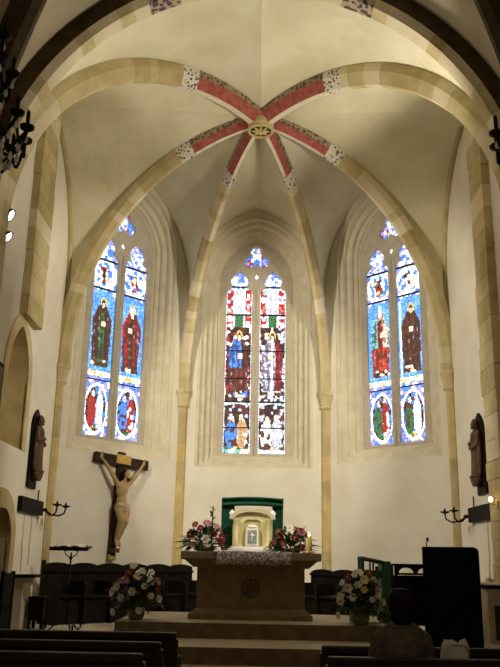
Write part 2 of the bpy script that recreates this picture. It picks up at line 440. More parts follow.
# ---------------------------------------------------------------- windows
def mixc(a,b,t): return tuple(a[i]+(b[i]-a[i])*t for i in range(3))
WH=(.92,.95,1.); BL=(.06,.20,.70); SK=(.16,.44,.92); VI=(.28,.26,.62); DK=(.035,.018,.012); RD=(.30,.022,.016); BR=(.085,.032,.018)
GN=(.035,.13,.045); FL_=(.80,.62,.48); LB=(.55,.70,.95); GY=(.42,.42,.55); GD=(.62,.48,.16); TL=(.15,.38,.38); LEAD=(.02,.02,.03)
def hsh(*a):
    q=sin(sum(x*k for x,k in zip(a,(12.9898,78.233,37.719))))*43758.5453
    return q-math.floor(q)
def pick(h,*cs): return cs[min(len(cs)-1,int(h*len(cs)))]
def scene_panel(u,v,h,c1,c2,bg):               # two small figures
    if (u+.38)**2/.16+(v-.42)**2/.13<1: return pick(h,c1,c1,c1,BR)
    if (u-.35)**2/.14+(v-.45)**2/.16<1: return pick(h,c2,c2,c2,WH)
    if (u+.30)**2/.02+(v-.80)**2/.012<1 or (u-.30)**2/.02+(v-.86)**2/.012<1: return FL_
    if v<.12: return pick(h,GN,GD,BR)
    return bg
def figure(u,v,h,f):                            # v 0..1 foot to top of arch
    hx=f['hx']
    if f.get('mitre') and abs(u-hx)<.16*(1-max(0,(v-.88)/.1)) and .85<v<.97: return WH
    d=((u-hx)/.15)**2+((v-.83)/.052)**2
    if d<1:
        return f['hair'] if (v>.845 or abs(u-hx)>.10) else FL_
    if f['beard'] and ((u-hx)/.12)**2+((v-.775)/.045)**2<1: return f['hair']
    w=.30+.42*min(1,max(0,(.80-v)/.16)) if v>.45 else .72-.10*abs(sin(v*9))
    if .05<v<.80 and abs(u-hx*.5)<w:
        if abs(v-.58)<.035 and abs(u-f['hand'])<.16: return FL_
        if f.get('staff') is not None and abs(u-f['staff'])<.07: return WH
        x=(u-hx*.5)/w
        if v<.13: return pick(h,BR,FL_,DK,f['c'][1])
        n=h*.8+abs(sin(u*9+v*3))*.5
        base=f['c'][0] if x<-.3 else f['c'][1] if x<.3 else f['c'][2]
        if v<.42 and f.get('low'): base=f['low']
        return mixc(base,DK,.75) if n>.72 else mixc(base,WH,.20) if n<.16 else base
    if f.get('staff') is not None and abs(u-f['staff'])<.07: return WH
    if d<2.6: return GD if not f.get('mitre') else RD
    return None
def paint(u,v,h,h2,f):
    if f['k']=='s':
        if v<.29:
            d=(u/.86)**2+((v-.135)/.118)**2
            if d<.80: return scene_panel(u/.8,(v-.03)/.21,h,f['m'][0],f['m'][1],pick(h2,DK,BR,BL))
            if d<1.05: return WH
            return pick(h,VI,BL,WH,VI)
        if v<.315: return pick(h,WH,GD,WH) if abs(u)<.95 else BL
        if v<.71:
            r=(v-.315)/.395
            if r>.86 and u*u+((r-.86)/.14)**2>1.: return pick(h,VI,WH,BL)
            if abs(u)>.93: return WH
            c=figure(u,r,h,f)
            return c if c else mixc(SK,BL,h*.9)
        if v<.722: return LEAD
        if v<.86:
            d=(u/.92)**2+((v-.792)/.068)**2
            if d<.78:
                if abs(u-.1*sin(v*60))<.28 and abs(v-.785)<.045: return pick(h,f['m'][0],FL_,DK,f['m'][1])
                return pick(h,LB,BL,WH)
            return WH if d<1.1 else pick(h,VI,BL,WH)
        if v<.868: return LEAD
        return pick(h,WH,VI,LB,WH,BL) if v<.95 else pick(h,VI,VI,BL,WH)
    if abs(u)>.84 and v<.92: return pick(h,WH,WH,LB)
    if v<.27:
        if v>.215 and u*u*.5+((v-.215)/.05)**2>1 or v<.03: return pick(h,WH,LB,WH,TL)
        return scene_panel(u,(v-.02)/.2,h,f['m'][0],f['m'][1],pick(h2,DK,BR,GY,DK))
    if v<.28: return LEAD
    if v<.68:
        c=figure(u,(v-.28)/.42,h,f)
        return c if c else pick(h2,DK,f['bg'],DK,BR,WH)
    for q in (.75,.905):
        if abs(v-q)<.004: return LEAD
    if v<.89:
        if abs(u)<.30 and v<.755: return GN
        if abs(u)<.40: return pick(h,WH,GY,LB,WH)
        return pick(h,RD,(.55,.12,.10),GY,RD,WH)
    return pick(h,WH,WH,LB,BL) if v<.95 else pick(h,VI,WH,BL)
def glass_panel(name, parent, x0, x1, z0, z1, f, seed, cell=.0205, piece=.07):
    nx=max(3,round((x1-x0)/cell)); nz=max(3,round((z1-z0)/cell))
    vs=[(x0+(x1-x0)*i/nx,z0+(z1-z0)*j/nz,0) for j in range(nz+1) for i in range(nx+1)]
    fs=[(j*(nx+1)+i,j*(nx+1)+i+1,(j+1)*(nx+1)+i+1,(j+1)*(nx+1)+i) for j in range(nz) for i in range(nx)]
    cols=[]
    for j in range(nz):
        for i in range(nx):
            x=x0+(x1-x0)*(i+.5)/nx; z=z0+(z1-z0)*(j+.5)/nz
            gx,gz=int(math.floor(x/piece)),int(math.floor(z/piece)); ds=[]
            for a in (-1,0,1):
                for b in (-1,0,1):
                    sx=(gx+a+.15+.7*hsh(gx+a,gz+b,seed))*piece; sz=(gz+b+.15+.7*hsh(gz+b,gx+a,seed+3.3))*piece
                    ds.append((hypot(x-sx,z-sz),gx+a,gz+b))
            ds.sort(); h=hsh(ds[0][1],ds[0][2],seed+9.1); h2=hsh(ds[0][2],ds[0][1],seed+5.7)
            u=2*(x-x0)/(x1-x0)-1; v=(z-z0)/(z1-z0)
            c=f(u,v,h,h2) if callable(f) else paint(u,v,h,h2,f)
            e=ds[1][0]-ds[0][0]
            if e<.013: c=mixc(c,LEAD,.55)
            k=.85+.3*hsh(i,j,seed); cols.append((c[0]*k,c[1]*k,c[2]*k,1))
    mb=MB(); mb.add(vs,fs); o=mb.build(name,['glass'],parent)
    at_=o.data.color_attributes.new('glass_colour','FLOAT_COLOR','CORNER'); buf=[]
    for c in cols: buf+=list(c)*4
    at_.data.foreach_set('color',buf)
    return o
LIGHTS={
 'left':(dict(k='s',hx=.05,hand=.15,beard=True,hair=(.06,.02,.015),c=(BR,GN,BR),m=(RD,LB)),
         dict(k='s',hx=-.02,hand=-.1,beard=True,hair=(.75,.72,.68),c=(RD,BR,(.25,.03,.03)),m=(BL,RD))),
 'back':(dict(k='c',hx=.05,hand=.1,beard=False,hair=BR,c=(BL,BL,BR),low=(.16,.04,.03),bg=RD,m=(BL,(.45,.25,.12))),
         dict(k='c',hx=0,hand=-.1,beard=False,hair=DK,c=(GY,GY,(.25,.02,.03)),bg=GY,staff=-.05,m=(WH,GY))),
 'right':(dict(k='s',hx=.05,hand=.2,beard=False,mitre=True,hair=FL_,c=(TL,RD,FL_),low=(.45,.05,.02),m=(GN,RD)),
          dict(k='s',hx=.1,hand=.05,beard=True,hair=BR,c=(BR,(.09,.04,.02),BR),staff=-.75,m=(GN,WH))) }
def trefoil(cx,cz,d,r,n=36):
    L=[]
    for i in range(n):
        a=2*pi*i/n; best=0
        for k in range(3):
            b=a-(pi/2+2*pi*k/3); q=r*r-(d*sin(b))**2
            if q>0: best=max(best,d*cos(b)+sqrt(q))
        L.append((cx+best*cos(a),cz+best*sin(a)))
    return L
def lancet(cx,w,z0):
    R_=[(w,z0),(w,7.22),(w*.93,7.30),(w*.62,7.36),(w*.60,7.40),(w*.72,7.46),(w*.70,7.55),(w*.42,7.66),(0,7.76)]
    return [(cx+x,z) for x,z in R_]+[(cx-x,z) for x,z in reversed(R_[:-1])]
PROF=[(1.22,0),(1.16,0),(1.14,.03),(1.14,.10),(1.06,.12),(1.04,.20),(1.04,.26),(.95,.29),(.93,.34),(.93,.40),(.85,.43),(.84,.48),(.79,.50),(.78,.62)]
wdesc={'left':'tall two-light stained glass window above the crucifix','back':'tall two-light stained glass window behind the altar','right':'tall two-light stained glass window above the right choir stall'}
for wi,k in enumerate(('left','back','right')):
    w=empty('window_%d'%(wi+1),face_X(k).translation); X0=Matrix.Translation(-face_X(k).translation)@face_X(k)
    if k!='back': X0=X0@Matrix.Translation((0,-.093,0))@Matrix.Diagonal((1,1.048,.70,1))
    struct(w,wdesc[k])
    mb=MB(); rows=[]
    for pw,pd in PROF: rows.append([(x,z,-pd) for x,z in archpts(pw,WIN['zs'],WIN['z0'] ,WIN['c'],18)])
    mb.grid(rows,0,False,X0); mb.build('window_frame',['frame'],w)
    mb=MB(); mb.add([(-1.22,WIN['z0']-.01,.0),(1.22,WIN['z0']-.01,.0),(1.1,WIN['z0']+.30,-.5),(-1.1,WIN['z0']+.30,-.5)],[(0,1,2,3)],0,False,X0)
    mb.box((-1.1,WIN['z0']+.28,-.62),(1.1,WIN['z0']+.32,-.49),0,X0); mb.build('window_sill',['frame'],w)
    mb=MB(); z0=3.61
    kz=1. if k=='back' else .972; lz=lambda L: [(x,3.6+(z-3.6)*kz) for x,z in L]; tz=8.04 if k=='back' else 7.99
    holes=[lz(lancet(-.375,.305,z0)),lz(lancet(.375,.305,z0)),trefoil(0,tz,.155,.155),lz([(0,7.50),(.085,7.60),(0,7.71),(-.085,7.60)])]
    mb.poly(archpts(.80,WIN['zs'],3.5,WIN['c']),holes,.045,0,X0@Matrix.Translation((0,0,-.545)),.02)
    mb.tube([(0,3.58,-.50),(0,7.3,-.50)],.035,6,0,X0)
    mb.build('tracery',['tracery'],w)
    Xg=X0@Matrix.Translation((0,0,-.575))
    for j,cx in enumerate((-.375,.375)):
        g=glass_panel('stained_glass_light',w,cx-.315,cx+.315,3.6,3.6+4.17*kz,LIGHTS[k][j],wi*7.7+j*3.1+1)
        g.matrix_local=Xg; 
        mb=MB(); zz=4.0
        for f in (.27,.715,.865) if k!='back' else (.14,.275,.40,.55,.75,.905): mb.box((cx-.31,3.6+4.17*kz*f-.012,-.572),(cx+.31,3.6+4.17*kz*f+.012,-.556),0,X0)
        mb.build('saddle_bars',['iron'],w)
    g=glass_panel('stained_glass_trefoil',w,-.32,.32,tz-.27,tz+.33,lambda u,v,h,h2: pick(h,WH,FL_,BL) if abs(u)<.3 else pick(h,BL,VI,BL,WH,RD),wi+40.5); g.matrix_local=Xg
    g=glass_panel('stained_glass_diamond',w,-.10,.10,7.34,7.75,lambda u,v,h,h2: WH,wi+60.5); g.matrix_local=Xg
#@@PART3
# ---------------------------------------------------------------- altar group
al=empty('altar',(-.01,12.75,PL),0,'carved stone altar with flaring table top on the raised platform','altar'); al.scale=(.975,1,1)
mb=MB(); hw=1.055; d0,d1=-.55,.55
def frustum(mb,w0,y0a,y0b,z0,w1,y1a,y1b,z1,m=0):
    vs=[(-w0,y0a,z0),(w0,y0a,z0),(w0,y0b,z0),(-w0,y0b,z0),(-w1,y1a,z1),(w1,y1a,z1),(w1,y1b,z1),(-w1,y1b,z1)]
    mb.add(vs,[(0,3,2,1),(4,5,6,7),(0,1,5,4),(1,2,6,5),(2,3,7,6),(3,0,4,7)],m)
frustum(mb,.88,-.38,.38,.73,1.0,-.5,.5,.83); frustum(mb,1.0,-.5,.5,.83,1.06,-.55,.55,.84)
mb.box((-1.06,-.55,.84),(1.06,.55,.955),bev=.012); mb.build('table_top',['altar'],al)
mb=MB().box((-.82,-.34,.14),(.82,.34,.74),bev=.01); mb.box((-.76,-.352,.2),(.76,-.34,.68)); mb.build('pedestal',['altar'],al)
mb=MB(); frustum(mb,.93,-.46,.46,0,.93,-.46,.46,.07); frustum(mb,.93,-.46,.46,.07,.83,-.36,.36,.15); mb.build('base',['altar'],al)
mb=MB(); Xe=frame((0,-.356,.44),(1,0,0),(0,0,1))
mb.tube([(.13*cos(a),.13*sin(a),0) for a in [2*pi*i/24 for i in range(25)]],.014,6,0,Xe,False)
for a in (0,pi/2,pi/4,3*pi/4): mb.tube([(-.12*cos(a),-.12*sin(a),0),(.12*cos(a),.12*sin(a),0)],.016 if a in (0,pi/2) else .010,6,0,Xe)
for a in (pi/4,3*pi/4,5*pi/4,7*pi/4): mb.ell((.075*cos(a),.075*sin(a),0),(.025,.025,.012),0,Xe)
tag(mb.build('carved_emblem',['altar_dark'],al),'dark carved round emblem')
TZ=PL+.957
# lace cloth over the top, hanging in front
mb=MB(); rows=[]
for i in range(25):
    x=-.53+1.12*i/24
    r=[(x,13.1,TZ+.004),(x,12.6,TZ+.004),(x,12.196,TZ+.004),(x,12.190,TZ-.02)]
    r+=[(x,12.186-.008*sin(i*1.3)-.004,TZ-.09),(x,12.186-.01*sin(i*1.3)-.008,TZ-.185+.012*(i%2))]
    rows.append(r)
mb.grid(rows)
o=mb.build('altar_cloth',['lace']); so=o.modifiers.new('t','SOLIDIFY'); so.thickness=.004; so.offset=1
tag(o,'lace runner with purple pattern hanging over the altar front','cloth')
# tabernacle
tb=empty('tabernacle',(.0,13.02,TZ+.008),0,'cream and gold tabernacle with columns under the green drape','tabernacle')
MB().box((-.38,-.16,0),(.38,.22,.05),bev=.006).box((-.34,-.13,.05),(.34,.22,.085)).build('base',['white'],tb)
mb=MB(); Xt=frame((0,.04,0),(1,0,0),(0,0,1))
f=pointed(.16,.42,.60); nic=[(-.16,.085)]+[(-.16*cos(pi*i/12),.36+.16*sin(pi*i/12)) for i in range(13)]+[(.16,.085)]
mb.poly([(-.31,.086),(.31,.086),(.31,.50)]+[(.31*cos(pi*i/12),.50+.13*sin(pi*i/12)) for i in range(1,12)]+[(-.31,.50)],[[(x,z+.002) for x,z in nic]],.04,0,Xt); mb.box((-.31,.04,.085),(.31,.2,.50)); mb.build('body',['gold'],tb)
for sx in (-1,1):
    mb=MB(); c=(sx*.255,-.045,.085)
    mb.lathe([(.045,0),(.045,.03),(.032,.045),(.028,.36),(.045,.40),(.05,.415)],12,0,c=c); mb.build('column',['gold'],tb)
mb=MB(); mb.poly([(.36*cos(pi*i/16),.50+.17*sin(pi*i/16)) for i in range(17)]+[(.29*cos(pi*i/16),.50+.115*sin(pi*i/16)) for i in range(16,-1,-1)],[],.07,0,frame((0,.02,0),(1,0,0),(0,0,1))); mb.build('arched_hood',['beige'],tb)
for sx in (-1,1): MB().lathe([(.02,0),(.045,.02),(.03,.06),(.05,.10),(.0,.15)],10,0,c=(sx*.325,-.0,.50)).build('finial',['white'],tb)
dr=MB().box((-.095,-.035,.10),(.095,-.01,.36),bev=.006).build('door',['white'],tb)
MB().box((-.07,-.042,.12),(.07,-.034,.33)).tube([(0,-.046,.16),(0,-.046,.29)],.012,6,1).tube([(-.04,-.046,.25),(.04,-.046,.25)],.012,6,1).build('door_panel',['silver','white'],dr)
MB().ell((0,-.02,.385),(.075,.025,.03)).build('door_arch',['white'],tb)
# green drape on a stand behind
dp=empty('altar_drape',(0,13.36,PL),0,'green cloth swagged over a frame above the tabernacle','drape')
mb=MB()
for sx in (-1,1): mb.tube([(sx*.46,.02,0),(sx*.46,.02,1.80)],.014)
mb.tube([(-.48,.02,1.80),(.48,.02,1.80)],.014); mb.build('frame',['wood2'],dp)
def fold(mb,x0,x1,zt,zb,m=0,n=18,dep=.028,y=-.04):
    rows=[]
    for i in range(n+1):
        x=x0+(x1-x0)*i/n; w=dep*sin(i*2.1)
        rows.append([(x+(.3-.6*k/8)*.0+ (x0+x1-2*x)*.04*k/8,y+w*(.4+.6*k/8),zt+(zb-zt)*k/8) for k in range(9)])
    mb.grid(rows,m)
for a,b,c in ((-.50,-.29,.99),(.33,.50,.99)):
    mb=MB(); fold(mb,a,b,1.80,c); o=mb.build('side_fall',['green'],dp); q=o.modifiers.new('t','SOLIDIFY'); q.thickness=.01
mb=MB(); rows=[]
for i in range(29):
    t=-1+2*i/28; sag=.09*(1-t*t)
    rows.append([(t*.5,-.05-.03*sin(k*1.7)-.03*(k>0),1.84-.03*t*t-sag*(k/6.)*.6-(.09+.05*t*t)*k/6.) for k in range(7)])
rows=[[(x,.05,1.83)]+r for r in rows for x in [r[0][0]]]
mb.grid(rows); o=mb.build('swag',['green'],dp); q=o.modifiers.new('t','SOLIDIFY'); q.thickness=.01
# candle
cd=empty('candle',(.85,12.34,TZ),0,'thick yellow lit candle at the right end of the altar','candle')
MB().lathe([(.07,0),(.075,.015),(.06,.025)],16).build('dish',['gilt'],cd)
MB().lathe([(.048,.02),(.05,.03),(.048,.22),(.03,.215)],16).build('wax',['wax'],cd)
MB().tube([(0,0,.21),(0,.003,.24)],.004,6).build('wick',['black'],cd)
MB().lathe([(.003,.232),(.014,.25),(.010,.275),(.001,.30)],10).build('flame',['flame'],cd)

# ---------------------------------------------------------------- flowers
def bloom_mesh(r, n, m2):
    mb=MB()
    for ring,(nn,rr,up) in enumerate(((n,r,.35),(max(3,n-2),r*.65,.75))):
        for i in range(nn):
            a=2*pi*(i+.5*ring)/nn; d=V((cos(a),sin(a),0)); s=V((-sin(a),cos(a),0)); rows=[]
            for k,(t,w) in enumerate(((0,.08),(.35,.36),(.7,.38),(1,.06))):
                c=d*(rr*t)+V((0,0,rr*up*(t-.35*t*t)))
                rows.append([c-s*w*rr, c+V((0,0,-.06*rr)), c+s*w*rr])
            mb.grid(rows,0)
    mb.ell((0,0,r*.14),(r*.2,r*.2,r*.22),1,n=8,k=6)
    o=mb.build('flower',[m2,'stamen']); me=o.data; bpy.data.objects.remove(o); return me
BM={k:bloom_mesh(.075,n,k) for k,n in (('fw',6),('fr',7),('fp',6),('fy',6),('fo',7))}
def leaf(mb, p, d, L, w, droop, m=0):
    d=V(d).normalized(); s=d.cross(V((0,0,1))); s=s.normalized() if s.length>.01 else V((1,0,0)); rows=[]
    for k in range(6):
        t=k/5; c=V(p)+d*(L*t)-V((0,0,droop*L*t*t)); ww=w*sin(pi*min(1,.08+t*.92))+.002
        rows.append([c-s*ww,c-V((0,0,ww*.3)),c+s*ww])
    mb.grid(rows,m)
def flowers(loc, label, vase, rx, ry, h0, h1, cols, n, seed, leafy=60, big=(), spike=None, scale=1., hang=0):
    rn=random.Random(seed)
    r=empty('flower_arrangement',loc,0,label,'flowers','flower arrangements around the altar')
    if vase: MB().lathe(vase,20).build('vase',['glassv'],r)
    zc=vase[-1][1] if vase else .02
    if not vase: MB().lathe([(.12,0),(.15,.03),(.16,.07),(.05,.065)],16).build('bowl',['riser'],r)
    mb=MB(); st=MB()
    for i in range(leafy):
        a=rn.uniform(0,2*pi); e=rn.uniform(-.15,1.25); q=rn.uniform(.15,.85)
        p=V((rx*q*cos(a)*cos(e*.8),ry*q*sin(a)*cos(e*.8),h0+(h1-h0)*q*max(0,sin(e))*.9))
        leaf(mb,p,(cos(a)*cos(e),sin(a)*cos(e),sin(e)),rn.uniform(.14,.26)*scale,rn.uniform(.018,.04)*scale,rn.uniform(.1,.7))
    for (dx,dz,L) in big: leaf(mb,(dx*.35*rx,-.05,h0+.05),(dx,-.15,dz),L,.065,.35); leaf(mb,(dx*.3*rx,.05,h0+.1),(dx,.1,dz+.25),L*.9,.04,.4)
    if spike:
        x,zt=spike; st.tube([(x,0,h0),(x+.01,0,zt)],.012,6)
        for k in range(10): leaf(mb,(x,0,h0+(zt-h0)*(.3+.07*k)),(cos(k*2.4),sin(k*2.4),.9),.09,.022,.1)
    mb.build('foliage',['leaf'],r)
    for i in range(n):
        g=(i+.5)/n; a=i*2.399+seed; e=asin(min(1,max(0,1-1.0*g)))if True else 0
        rr=.82+.18*rn.random()
        p=V((rx*cos(a)*cos(e)*rr,ry*sin(a)*cos(e)*rr,h0+(h1-h0)*sin(e)*rr))
        if hang and i>n-1-hang: p.z-=.12
        nrm=V((p.x/rx**2,p.y/ry**2-.6/ry,(p.z-h0)/(h1-h0+.01)**2)).normalized()
        st.tube([(p.x*.1,p.y*.1,zc-.02),tuple(p*.6+V((0,0,h0*.35))),tuple(p)],.005,5)
        o=bpy.data.objects.new('flower',BM[rn.choice(cols)]); COL.objects.link(o); o.parent=r; o.location=p
        s=rn.uniform(.75,1.15)*scale; o.scale=(s,s,s); o.rotation_euler=nrm.to_track_quat('Z','Y').to_euler()
    st.build('stems',['leaf'],r)
    return r
gl=[(.07,0),(.09,.01),(.12,.06),(.13,.12),(.11,.18),(.09,.21),(.115,.25)]
flowers((-1.62,11.92,PL+.001),'white and crimson bouquet in a glass vase on the left platform corner',gl,.37,.28,.22,.74,('fw','fw','fw','fw','fr','fp','fw','fo'),30,3,240,hang=4,scale=.86)
flowers((1.53,11.80,PL+.001),'white and rust red bouquet in a glass vase by the green prayer desk',gl,.34,.26,.22,.74,('fw','fw','fy','fw','fo','fo','fw'),34,8,220,hang=5,scale=.86)
flowers((-.72,12.62,TZ),'wide spray of crimson flowers with tall spike on the altar left end',None,.34,.22,.07,.44,('fr','fp','fw','fr','fo','fo'),20,5,130,big=((-1,.35,.40),(-1,.0,.34),(1,.2,.2)),spike=(.10,.68),scale=.85)
flowers((.60,12.68,TZ),'low spray of pink flowers beside the candle on the altar',None,.34,.22,.06,.42,('fp','fo','fr','fw','fo','fo'),20,6,130,big=((1,.30,.40),(-1,.15,.34),(.3,.6,.3)),scale=.85)

# ---------------------------------------------------------------- choir stalls
def stall(sx):
    a=V((sx*3.42,13.62,0)) if sx<0 else V((2.25,14.82,0)); b=V((sx*1.15,15.92,0)); L=(b-a).length
    u=(b-a).normalized() if sx<0 else (a-b).normalized(); o=a if sx<0 else b
    n=6 if sx<0 else 3
    r=empty('choir_stall',(o.x,o.y,FL+.001),atan2(u.y,u.x),'dark wooden choir stalls with scalloped back %s the altar'%('left of' if sx<0 else 'right of'),'choir stall','choir stalls behind the altar')
    top=[]
    for i in range(61):
        x=L*i/60; ph=(x/L*n)%1; top.append((x,(.90 if sx<0 else .86)+.045*abs(sin(pi*ph))**.8))
    mb=MB(); mb.poly([(0,.04),(L,.04)]+top[::-1],[],.022,0,frame((0,0,0),(1,0,0),(0,0,1)),.006)
    mb.box((0,-.07,.80),(L,-.02,.835)); 
    for i in range(n): mb.box((L*(i+.14)/n,-.035,.48),(L*(i+.86)/n,-.02,.76),bev=.008)
    mb.build('backrest',['wood'],r)
    MB().box((0,-.46,.40),(L,-.03,.445),bev=.008).build('seat',['wood'],r)
    MB().box((0,-.40,0),(L,-.36,.40)).box((0,-.05,0),(L,.03,.05)).build('front_panel',['wood'],r)
    for i in range(n+1):
        x=min(max(L*i/n,.025),L-.025); hi=.98 if i==(0 if sx<0 else n) else .66
        mb=MB(); mb.poly([(0,0),(.50,0),(.50,.60),(.46,.66),(.05,.66),(.02,hi),(-.03,hi),(-.03,0)],[],.022,0,frame((x,0,0),(0,-1,0),(0,0,1)),.004)
        mb.build('divider',['wood'],r)
    return r
stall(-1); stall(1)

# ---------------------------------------------------------------- iron lectern
lt=empty('iron_lectern',(-2.68,12.3,FL),0,'slender wrought iron lectern with open book before the left stalls','lectern')
MB().tube([(0,0,.10),(0,0,1.10)],.013).ell((0,0,.62),(.03,.03,.04)).ell((0,0,1.02),(.025,.025,.03)).build('pole',['iron'],lt)
for k in range(3):
    a=radians((-165,-60,60)[k]); d=V((cos(a),sin(a),0))
    P=[(0,.16),(.06,.20),(.14,.15),(.20,.06),(.27,.012),(.33,.03),(.345,.075),(.32,.10),(.295,.085)]
    MB().tube([tuple(d*x*.95+V((0,0,z))) for x,z in P],.012,6).build('foot',['iron'],lt)
mb=MB().tube([(0,0,1.02),(-.08,0,1.07),(-.10,0,1.12),(-.05,0,1.13)],.009,6).tube([(0,0,1.02),(.08,0,1.07),(.10,0,1.12),(.05,0,1.13)],.009,6); mb.build('scroll',['iron'],lt)
Xd=Matrix.Translation((0,-.02,1.17))@Matrix.Rotation(radians(9),4,'X')
MB().box((-.28,-.17,-.018),(.28,.17,0),0,Xd,.004).box((-.28,-.19,-.018),(.28,-.17,.035),0,Xd).build('desk',['iron'],lt)
bk=empty('open_book',(-2.68,12.28,FL+1.175),0,'open book lying on the iron lectern','book')
MB().box((-.22,-.14,.001),(.22,.14,.010),0,Xd.to_3x3().to_4x4()).build('cover',['black'],bk)
for sx in (-1,1):
    mb=MB(); mb.grid([[(sx*.21*t,y,.012+.030*sin(pi*min(1,t+.12)))for y in (-.13,.13)] for t in [i/8 for i in range(9)]],0,True,Xd.to_3x3().to_4x4()); mb.build('page',['paper'],bk)
# ---------------------------------------------------------------- left furniture
t=empty('stone_pedestal',(-3.46,12.62,FL),0,'grey stone block with dark shelf top under the left wall','pedestal')
MB().box((-.10,-.28,0),(.10,.28,.73),bev=.01).build('block',['navewall'],t)
MB().box((-.14,-.34,.73),(.26,.34,.77),bev=.006).build('shelf',['wood'],t)
t=empty('stool',(-3.19,12.68,FL),0,'small dark wooden stool between stone block and left stalls','stool')
MB().box((-.12,-.16,.42),(.12,.16,.46),bev=.006).build('seat',['wood'],t)
for x in (-.09,.09):
    for y in (-.13,.13): MB().box((x-.02,y-.02,0),(x+.02,y+.02,.42)).build('leg',['wood'],t)
MB().box((-.09,-.14,.12),(.09,.14,.42)).build('apron',['wood'],t)
t=empty('armchair',(-3.35,10.74,FL),radians(-90),'dark wooden armchair at the left edge of the sanctuary','chair')
MB().box((-.24,-.24,.40),(.24,.24,.46),bev=.01).build('seat',['wood'],t)
for x in (-.22,.22):
    for y in (-.21,.21): MB().box((x-.022,y-.022,0),(x+.022,y+.022,.68 if y<0 else .40)).build('leg',['wood'],t)
    MB().box((x-.03,-.25,.68),(x+.03,.24,.71),bev=.008).build('armrest',['wood'],t)
mb=MB().box((-.245,.20,.0),(-.20,.245,.84)).box((.20,.20,0),(.245,.245,.84)).box((-.21,.21,.1),(.21,.235,.82),bev=.006); mb.build('backrest',['wood'],t)

# ---------------------------------------------------------------- right furniture
t=empty('reading_desk',(2.58,10.85,FL),radians(-11),'tall black reading desk with microphone right of the aisle','reading desk')
mb=MB(); mb.poly([(-.345,0),(.345,0),(.345,1.19),(.325,1.225),(.28,1.24),(-.345,1.235)],[],.02,0,frame((0,-.28,0),(1,0,0),(0,0,1)),.006)
mb.box((-.315,-.305,.12),(.30,-.30,1.08),bev=.002); mb.build('front_panel',['black'],t)
for sx in (-1,1): MB().box((sx*.33-.015,-.26,0),(sx*.33+.015,.22,1.05)).build('side_panel',['black'],t)
MB().box((-.34,-.28,-.01),(.34,.26,.012),0,Matrix.Translation((0,0,1.10))@Matrix.Rotation(radians(-16),4,'X')).build('desk',['wood'],t)
MB().box((-.33,-.24,.55),(.33,.20,.57)).build('shelf',['wood'],t)
mb=MB().tube([(-.29,-.24,1.20),(-.29,-.24,1.28),(-.28,-.22,1.32)],.008,6); mic=mb.build('microphone',['iron'],t)
MB().ell((-.275,-.20,1.335),(.018,.018,.026)).build('microphone_head',['black'],mic)
# green prayer desk
t=empty('prayer_desk',(1.87,12.36,PL),0,'green painted prayer desk with sloping arm beside the right bouquet','prayer desk')
mb=MB(); mb.box((.03,-.19,0),(.16,.19,.86),bev=.006); mb.build('back_panel',['greenpaint'],t)
mb=MB()
for y in (-.17,.17):
    mb.box((-.275,y-.02,0),(-.225,y+.02,.88)); mb.box((-.105,y-.014,.55),(-.08,y+.014,.84))
    mb.tube([(-.275,y,.905),(.06,y,.84)],.028,6); mb.box((-.27,y-.015,.62),(.05,y+.015,.73))
mb.build('side_rails',['greenpaint'],t)
MB().box((-.42,-.2,.12),(.03,.2,.17),bev=.01).box((-.41,-.18,0),(-.37,.18,.12)).build('kneeler',['greenpaint'],t)
# dark side table
t=empty('credence_table',(2.72,12.62,FL),0,'dark wooden side table with fretted arches behind the black reading desk','table')
MB().box((-.63,-.24,1.0),(.63,.24,1.03),bev=.006).build('table_top',['wood'],t)
hl=[]
for i in range(4):
    cx=-.42+.28*i; hl.append([(cx-.11,.90)]+[(cx-.11*cos(pi*k/8),.90+.075*sin(pi*k/8)) for k in range(1,8)]+[(cx+.11,.90)])
MB().poly([(-.58,.87),(.58,.87),(.58,1.0),(-.58,1.0)],hl,.012,0,frame((0,-.19,0),(1,0,0),(0,0,1))).build('apron',['wood'],t)
for x in (-.57,.55):
    for y in (-.19,.19):
        MB().lathe([(.025,0),(.03,.03),(.014,.08),(.024,.2),(.016,.3),(.026,.45),(.016,.6),(.026,.75),(.026,1.0)],10,0,c=(x,y,0)).build('leg',['wood'],t)
MB().box((-.56,.15,.16),(.54,.18,.86)).build('back_panel',['wood'],t)
MB().box((-.56,-.18,.16),(.54,.18,.19)).build('lower_shelf',['wood'],t)
t=empty('stone_cabinet',(3.42,11.86,FL),0,'brown stone cabinet with dark opening against the right wall','cabinet')
mb=MB(); mb.poly([(-.17,0),(.17,0),(.17,.72),(-.17,.72)],[[(-.09,.05),(.10,.05),(.10,.5),(-.09,.5)]],.03,0,frame((0,-.27,0),(1,0,0),(0,0,1)))
mb.box((-.17,-.24,0),(-.15,.3,.72)); mb.box((.15,-.24,0),(.17,.3,.72)); mb.box((-.17,.28,0),(.17,.3,.72)); mb.build('body',['navewall'],t)
MB().box((-.2,-.33,.72),(.19,.32,.76),bev=.006).build('top',['wood'],t)
MB().box((-.09,-.2,.05),(.10,-.18,.5)).build('door',['door'],t)
mb=MB(); rows=[[(x,y,.765+.035*max(0,sin(x*30+y*9)*cos(y*17))+.004) for y in [-.3+.05*j for j in range(10)]] for x in [-.19+.035*i for i in range(9)]]
mb.grid(rows,0,True); o=mb.build('folded_cloth',['linen']); o.location=(3.40,11.86,FL); q=o.modifiers.new('t','SOLIDIFY'); q.thickness=.004; q.offset=1
tag(o,'crumpled white cloth lying on the stone cabinet at right','cloth')

